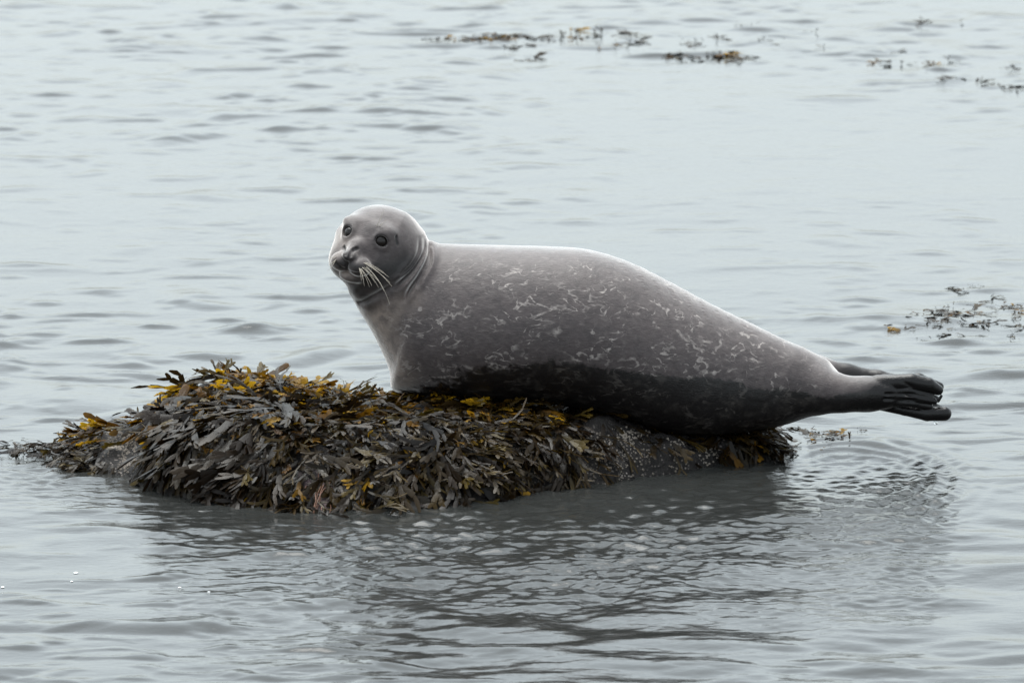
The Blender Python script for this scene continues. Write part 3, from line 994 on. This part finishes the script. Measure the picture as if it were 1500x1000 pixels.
def clump(label, region, count, kinds, singles=290, lean=(0, 0), spread=0.6, lift=(0.0, 0.02), pitch=(-0.05, 0.35), avoid=True, yr=None):
    """fronds rooted over a stretch of the rock; region(px,py,P) -> probability"""
    cand = RNG.uniform([-1.4, -0.98], [0.8, 0.25], (60000, 2))
    z = rock_h(cand[:, 0], cand[:, 1])
    P = np.column_stack([cand, z])
    px, py = to_px(P)
    pr = region(px, py, P)
    if avoid:
        pr = pr * (1 - 0.95 * np.maximum(bare_mask(px, py, 8), bare_mask(px, py + 22, 8)))
        pr = pr * np.clip(0.62 + 0.9 * noise2(cand[:, 0] * 11, cand[:, 1] * 9, 61), 0.22, 1)
    pr = pr * (z > -0.02)
    sel = np.nonzero(RNG.random(len(pr)) < pr)[0]
    if len(sel) > count:
        sel = RNG.choice(sel, count, replace=False)
    c = P[sel].mean(0)
    base = Vector((c[0], c[1], 0))
    root = tag(empty('seaweed_clump', base), label, 'seaweed', 'wrack growing over the rock')
    N = rock_n(P[:, 0][sel], P[:, 1][sel])
    # nearest to the camera first, those are the singles
    items = []
    for i, n in zip(sel, N):
        p = P[i]
        down = np.array([n[0] + lean[0], n[1] + lean[1], 0.0])
        down = np.array([0, 0, -1.0]) + np.array([lean[0], lean[1], 0]) if np.hypot(n[0], n[1]) > 0.15 else np.array([lean[0] + random.uniform(-1, 1), lean[1] - 0.5 + random.uniform(-0.6, 0.6), 0])
        d = down - n * (down @ n)
        d /= max(np.linalg.norm(d), 1e-6)
        a = random.gauss(0, spread) + 0.75 * float(noise2(np.array([p[0] * 7.0]), np.array([p[1] * 6.0]), 91)[0])
        l = np.cross(n, d)
        d = d * math.cos(a) + l * math.sin(a)
        pt = random.uniform(*pitch)
        d2 = d * math.cos(pt) + n * math.sin(pt)
        n2 = n * math.cos(pt) - d * math.sin(pt)
        roll = random.gauss(0, 0.35)
        l2 = np.cross(d2, n2)
        n3 = n2 * math.cos(roll) + l2 * math.sin(roll)
        k = random.choices([q_[0] for q_ in kinds], [q_[1](px[i], py[i]) if callable(q_[1]) else q_[1] for q_ in kinds])[0]
        items.append((basis(p + n * random.uniform(*lift) - np.array(base), n3, d2), k, py[i], random.uniform(0.7, 1.25) * float(np.interp(px[i], [0, 120, 220], [0.42, 0.62, 1.0]))))
    vis = sorted(range(len(items)), key=lambda q_: -items[q_][3] * random.uniform(0.6, 1))
    sv_, sf_, sa_, st_, sm_ = [], [], [], [], []
    off = 0
    mats = [M_DARK, M_OLIVE, M_GOLD]
    for rank, q_ in enumerate(vis):
        m, k, _, sc_ = items[q_]
        me, v, f, a, tone, mat = random.choice(VAR[k])
        M = m @ Matrix.Scale(sc_, 4)
        if rank < singles:
            o = link('frond', me, root)
            o.matrix_basis = M
        else:
            A = np.array(M)
            sv_.append(v @ A[:3, :3].T + A[:3, 3]); sf_.append(f + off); off += len(v)
            sa_.append(a); st_.append(np.full(len(v), tone)); sm_.append(np.full(len(f), mats.index(mat)))
    if sv_:
        o = link('frond_mass', mesh_np('frond_mass', np.concatenate(sv_), np.concatenate(sf_), mats, attrs={'along': np.concatenate(sa_), 'tone': np.concatenate(st_)}, fm=np.concatenate(sm_)), root)
        o['kind'] = 'stuff'
    return root

def win(px, a, b, s_=18):
    return sstep(a - s_, a + s_, px) * (1 - sstep(b - s_, b + s_, px))
ridge_py = curve1([(p[0], p[1]) for p in ridge_px])
top = lambda px, py: 1 - sstep(12, 50, py - ridge_py(px))

clump('heap of golden tipped brown seaweed over the rounded hump left of the seal',
      lambda px, py, P: win(px, 205, 455) * top(px, py) * 0.9, 900,
      [('dark', 1.0), ('olive', 0.8), ('thin', 0.15), ('gold', lambda x, y: 2.2 if y < 610 else 1.0), ('goldstrap', 0.5)], spread=1.0, pitch=(-0.1, 0.45), lift=(0.0, 0.025))
clump('long dark straps of seaweed hanging down the front left face of the rock',
      lambda px, py, P: win(px, 235, 425) * sstep(10, 50, py - ridge_py(px)), 1100,
      [('strap', lambda x, y: 1.0 if x > 270 else 0.25), ('dark', 0.8), ('olive', 0.3), ('thin', 0.25), ('gold', lambda x, y: 0.3 if y < 640 else 0.13)], spread=0.4, lean=(-0.10, 0), pitch=(-0.1, 0.2), lift=(0.0, 0.04))
clump('thin dark seaweed straggling off the low left end of the rock into the water',
      lambda px, py, P: win(px, 5, 235) * (0.25 + 0.75 * sstep(30, 120, px)), 620,
      [('dark', 1.0), ('olive', lambda x, y: 0.25 + 0.5 * float(x > 120)), ('goldstrap', lambda x, y: 1.1 * float(x > 120 and y < 650)), ('gold', lambda x, y: 0.8 * float(x > 100 and y < 655))], spread=0.5, lean=(-0.6, -0.2), pitch=(0.0, 0.35), lift=(0.0, 0.025))
clump('fringe of yellow brown seaweed right along the base of the seal chest',
      lambda px, py, P: win(px, 450, 800) * top(px, py) * (P[:, 1] < np.where(px < 640, 0.06, -0.1)), 900,
      [('dark', 0.8), ('olive', 0.7), ('thin', 0.4), ('gold', lambda x, y: 1.6 if x < 710 else 0.7)], spread=0.8, pitch=(0.0, 0.45), lift=(0.0, 0.02))
clump('thick mat of grey brown seaweed over the middle front of the rock',
      lambda px, py, P: win(px, 410, 680) * sstep(20, 60, py - ridge_py(px)), 1300,
      [('dark', 1.0), ('olive', 0.45), ('strap', 0.12), ('thin', 0.3), ('gold', lambda x, y: 0.28 if y < 650 else 0.12)], spread=0.8, pitch=(-0.15, 0.35), lift=(0.0, 0.035))
clump('dull brown seaweed drooping over the rock under the middle of the seal belly',
      lambda px, py, P: win(px, 665, 855) * sstep(10, 60, py - ridge_py(px)), 700,
      [('dark', 1.0), ('olive', 0.4), ('thin', 0.3), ('gold', lambda x, y: 0.22 if y < 640 else 0.06)], spread=0.6, pitch=(-0.1, 0.4), lift=(0.0, 0.025))
clump('sparse blackish seaweed between bare barnacle patches below the rear belly',
      lambda px, py, P: win(px, 845, 1060) * 0.8, 520,
      [('dark', 1.0), ('thin', 0.6), ('olive', 0.12)], spread=0.4, pitch=(-0.05, 0.2), lift=(0.0, 0.01))
clump('glossy brown tuft of seaweed at the right tip of the rock beneath the hindquarters',
      lambda px, py, P: win(px, 1050, 1132), 300,
      [('dark', 1.0), ('olive', 0.6), ('gold', 0.16)], spread=0.6, lean=(0.1, 0), pitch=(0.0, 0.45), lift=(0.0, 0.03))

# reddish strings at the water's edge
def strings():
    root = tag(empty('string_weed', tuple(on_z(470, 735))), 'reddish stringy weed hanging at the waterline below the seaweed mat', 'seaweed')
    loc = np.array(root.location)
    for i in range(34):
        px = random.gauss(474, 17); py = random.uniform(688, 728)
        q = on_z(px, py, 0.08)
        P = []
        x, y = q[0], q[1]
        dx = random.gauss(-0.004, 0.007); 
        for t in range(8):
            z = float(rock_h(np.array([x]), np.array([y]))[0]) + 0.020 + 0.006 * math.sin(t + i)
            P.append(np.array([x, y, z]) - loc)
            x += dx + random.gauss(0, 0.003); y -= random.uniform(0.008, 0.022)
            if z < 0.004: break
        if len(P) < 3: continue
        vs, fs = tube(P, 0.0014, 0.0010, 4)
        link('strand', mesh_np('strand', vs, fs, M_STRING), root)
strings()

# ------------------------------------------------------------------ floating seaweed
def floating(label, blobs, group='seaweed adrift on the water', big=1.0):
    """blobs: (px, py, dx, dy, count, kinds, stand)"""
    c = on_z(blobs[0][0], blobs[0][1])
    root = tag(empty('floating_seaweed', (c[0], c[1], 0)), label, 'seaweed', group)
    loc = np.array([c[0], c[1], 0])
    for px, py, dx, dy, n, kinds, stand, sz in blobs:
        for i in range(int(n * 1.6)):
            qx, qy = random.gauss(px, dx * 0.5), random.gauss(py, dy * 0.5)
            p = on_z(qx, qy)
            h = float(water_h(np.array([p[0]]), np.array([p[1]]))[0][0])
            p[2] = h + 0.002
            a = random.uniform(0, 2 * math.pi)
            d = np.array([math.cos(a), math.sin(a), 0])
            n0 = np.array([0, 0, 1.0])
            pt = random.uniform(0.55, 1.2) if random.random() < stand * 0.6 else random.uniform(-0.06, 0.12)
            d2 = d * math.cos(pt) + n0 * math.sin(pt)
            n2 = n0 * math.cos(pt) - d * math.sin(pt)
            k = random.choices([q_[0] for q_ in kinds], [q_[1] for q_ in kinds])[0]
            me = random.choice(VAR[k])[0]
            o = link('frond', me, root)
            sc_ = sz * big * random.uniform(0.6, 1.2) * (0.42 if pt > 0.5 else 1.0)
            o.matrix_basis = basis(p - loc, n2, d2) @ Matrix.Scale(sc_, 4)
    return root
DK = [('dark', 1.0), ('olive', 0.5)]
DG = [('dark', 0.8), ('olive', 0.6), ('gold', 0.6)]
GO = [('gold', 1.0), ('olive', 0.5)]
floating('loose brown weed drifting just right of the rock below the hind flippers',
         [(1185, 634, 14, 9, 7, DG, 0.3, 0.6), (1215, 640, 26, 11, 12, DG, 0.25, 0.7), (1232, 632, 8, 4, 2, GO, 0.1, 0.6), (1258, 630, 3, 4, 2, DK, 0.8, 0.4), (1207, 656, 3, 3, 2, GO, 0.7, 0.3)])
floating('dark frond scraps at the water edge touching the right tip of the rock',
         [(1140, 655, 22, 9, 22, DK, 0.3, 0.6)])
floating('wide raft of brown weed afloat near the right edge of the picture',
         [(1395, 470, 60, 16, 34, DG, 0.15, 0.62), (1380, 465, 30, 10, 14, DK, 0.3, 0.6), (1425, 462, 10, 10, 3, DG, 0.9, 0.8), (1440, 478, 30, 3, 5, DK, 0.0, 0.8), (1320, 484, 12, 1, 2, DG, 0.0, 0.7), (1385, 456, 8, 4, 3, GO, 0.5, 0.5), (1405, 496, 60, 4, 8, DK, 0.5, 0.35)])
floating('small scatter of weed tips poking up above the right hand raft',
         [(1398, 424, 12, 4, 6, DK, 0.7, 0.4), (1425, 421, 20, 6, 6, DK, 0.6, 0.3), (1415, 430, 22, 1, 3, DK, 0, 0.5)])
floating('weed raft cut by the right edge of the picture beside the larger raft',
         [(1480, 452, 30, 6, 14, DG, 0.2, 0.6), (1455, 438, 10, 5, 5, DK, 0.4, 0.5), (1490, 470, 12, 6, 6, DK, 0.3, 0.5), (1485, 494, 12, 4, 5, DK, 0.9, 0.4), (1498, 482, 8, 6, 4, DK, 0.2, 0.6)])
floating('long far line of brown weed at the top left of the distant drift',
         [(640, 60, 30, 6, 9, DK, 0.5, 0.7), (705, 59, 34, 5, 20, DG, 0.2, 0.8), (735, 57, 28, 5, 20, DG, 0.3, 0.9), (745, 71, 10, 2, 4, DK, 0.1, 0.8), (775, 68, 20, 2, 4, DK, 0.1, 0.7)])
floating('far weed tips standing out of the water in the middle of the distant drift',
         [(810, 57, 16, 5, 8, DK, 0.5, 0.9), (845, 54, 10, 10, 9, DG, 0.8, 1.0), (870, 50, 14, 5, 5, DK, 0.5, 0.8), (925, 50, 18, 6, 8, DK, 0.6, 0.8), (935, 62, 16, 5, 6, DK, 0.6, 0.8)])
floating('upright golden weed tip alone in the distant drift',
         [(903, 68, 4, 4, 5, GO, 0.9, 0.9), (876, 71, 3, 2, 2, GO, 0.9, 0.6)])
floating('low far patch of rusty brown weed at the right of the distant drift',
         [(983, 84, 8, 3, 9, DG, 0.4, 0.8), (1018, 85, 16, 2, 5, DK, 0.1, 0.7), (1070, 84, 24, 4, 22, DG, 0.3, 0.9), (1085, 88, 14, 3, 8, DK, 0.1, 0.8)])
floating('thin dark weed wisps beside a golden tip of the distant drift',
         [(785, 86, 6, 2, 4, DK, 0.3, 0.7), (770, 88, 14, 1, 3, DK, 0, 0.6)])
floating('faint scatter of far weed specks above the rusty brown patch',
         [(1010, 62, 22, 8, 6, DK, 0.7, 0.6), (1030, 66, 4, 4, 3, DK, 0.7, 0.7), (1050, 57, 8, 5, 4, DK, 0.7, 0.8), (1085, 38, 20, 3, 4, DK, 0.6, 0.5), (1120, 60, 20, 8, 5, DK, 0.6, 0.5), (1205, 70, 4, 4, 2, DK, 0.8, 0.6), (1190, 48, 6, 4, 2, DK, 0.7, 0.5)])
floating('dark knot of weed highest at the far right of the water',
         [(1352, 36, 9, 4, 8, DK, 0.6, 0.8), (1406, 36, 3, 4, 2, DK, 0.9, 0.8)])
floating('golden brown weed knot below the highest dark knot at far right',
         [(1361, 98, 6, 3, 7, GO, 0.6, 0.8), (1391, 92, 4, 3, 3, DK, 0.7, 0.7), (1322, 96, 4, 3, 3, DK, 0.7, 0.7)])
floating('small golden weed speck left of the golden brown knot at far right',
         [(1281, 92, 5, 3, 5, GO, 0.6, 0.7), (1306, 97, 5, 2, 2, DK, 0.4, 0.6), (1317, 77, 3, 3, 2, DK, 0.8, 0.6)])
floating('dark far weed strung along the water at the right edge',
         [(1388, 118, 12, 3, 6, DK, 0.4, 0.8), (1434, 121, 6, 3, 5, DK, 0.5, 0.8), (1480, 128, 24, 4, 8, DK, 0.2, 0.8), (1480, 100, 20, 6, 6, DK, 0.3, 0.6)])

# ------------------------------------------------------------------ small things
tm = NT('clear_drop')
g = tm.n('ShaderNodeBsdfPrincipled')
g.inputs['Base Color'].default_value = (0.95, 0.97, 0.98, 1); g.inputs['Roughness'].default_value = 0.03
g.inputs['Transmission Weight'].default_value = 1.0; g.inputs['IOR'].default_value = 1.333
M_DROP = tm.done(g.outputs[0])
v, f = uv_sphere(0.006, 14, 10)
v[:, 2] = np.where(v[:, 2] > 0, v[:, 2] * 1.5, v[:, 2])
o = link('water_drop', mesh_np('water_drop', v, f, M_DROP))
o.location = on_y(1371, 618, -0.055)
tag(o, 'water drop about to fall from the lowest hind toe of the seal', 'water drop')
bub = []
v, f = uv_sphere(0.010, 12, 8)
v[:, 2] *= 0.35
M_FOAM = mat_simple('foam_white', (0.85, 0.87, 0.88), 0.4)
bm_ = mesh_np('foam_fleck', v, f, M_FOAM)
for i, (px, py, lb) in enumerate([(111, 839, 'white foam fleck on the water at lower left, biggest of the flecks'), (105, 852, 'white foam fleck just under the biggest one at lower left'),
                       (4, 859, 'white foam fleck on the water at the left edge'), (263, 861, 'white foam fleck between the lower left and the rock reflection'),
                       (306, 870, 'rightmost white foam fleck on the water below the rock'), (945, 403, 'white foam fleck on the water above the seal back')]):
    p = on_z(px, py)
    o = link('foam_fleck', bm_)
    hh = float(water_h(np.array([p[0]]), np.array([p[1]]))[0][0])
    o.location = (p[0], p[1], hh + 0.001)
    k = [0.6, 0.35, 0.45, 0.4, 0.35, 0.3][i]
    o.scale = (k, k, k)
    tag(o, lb, 'foam', 'foam flecks on the water')
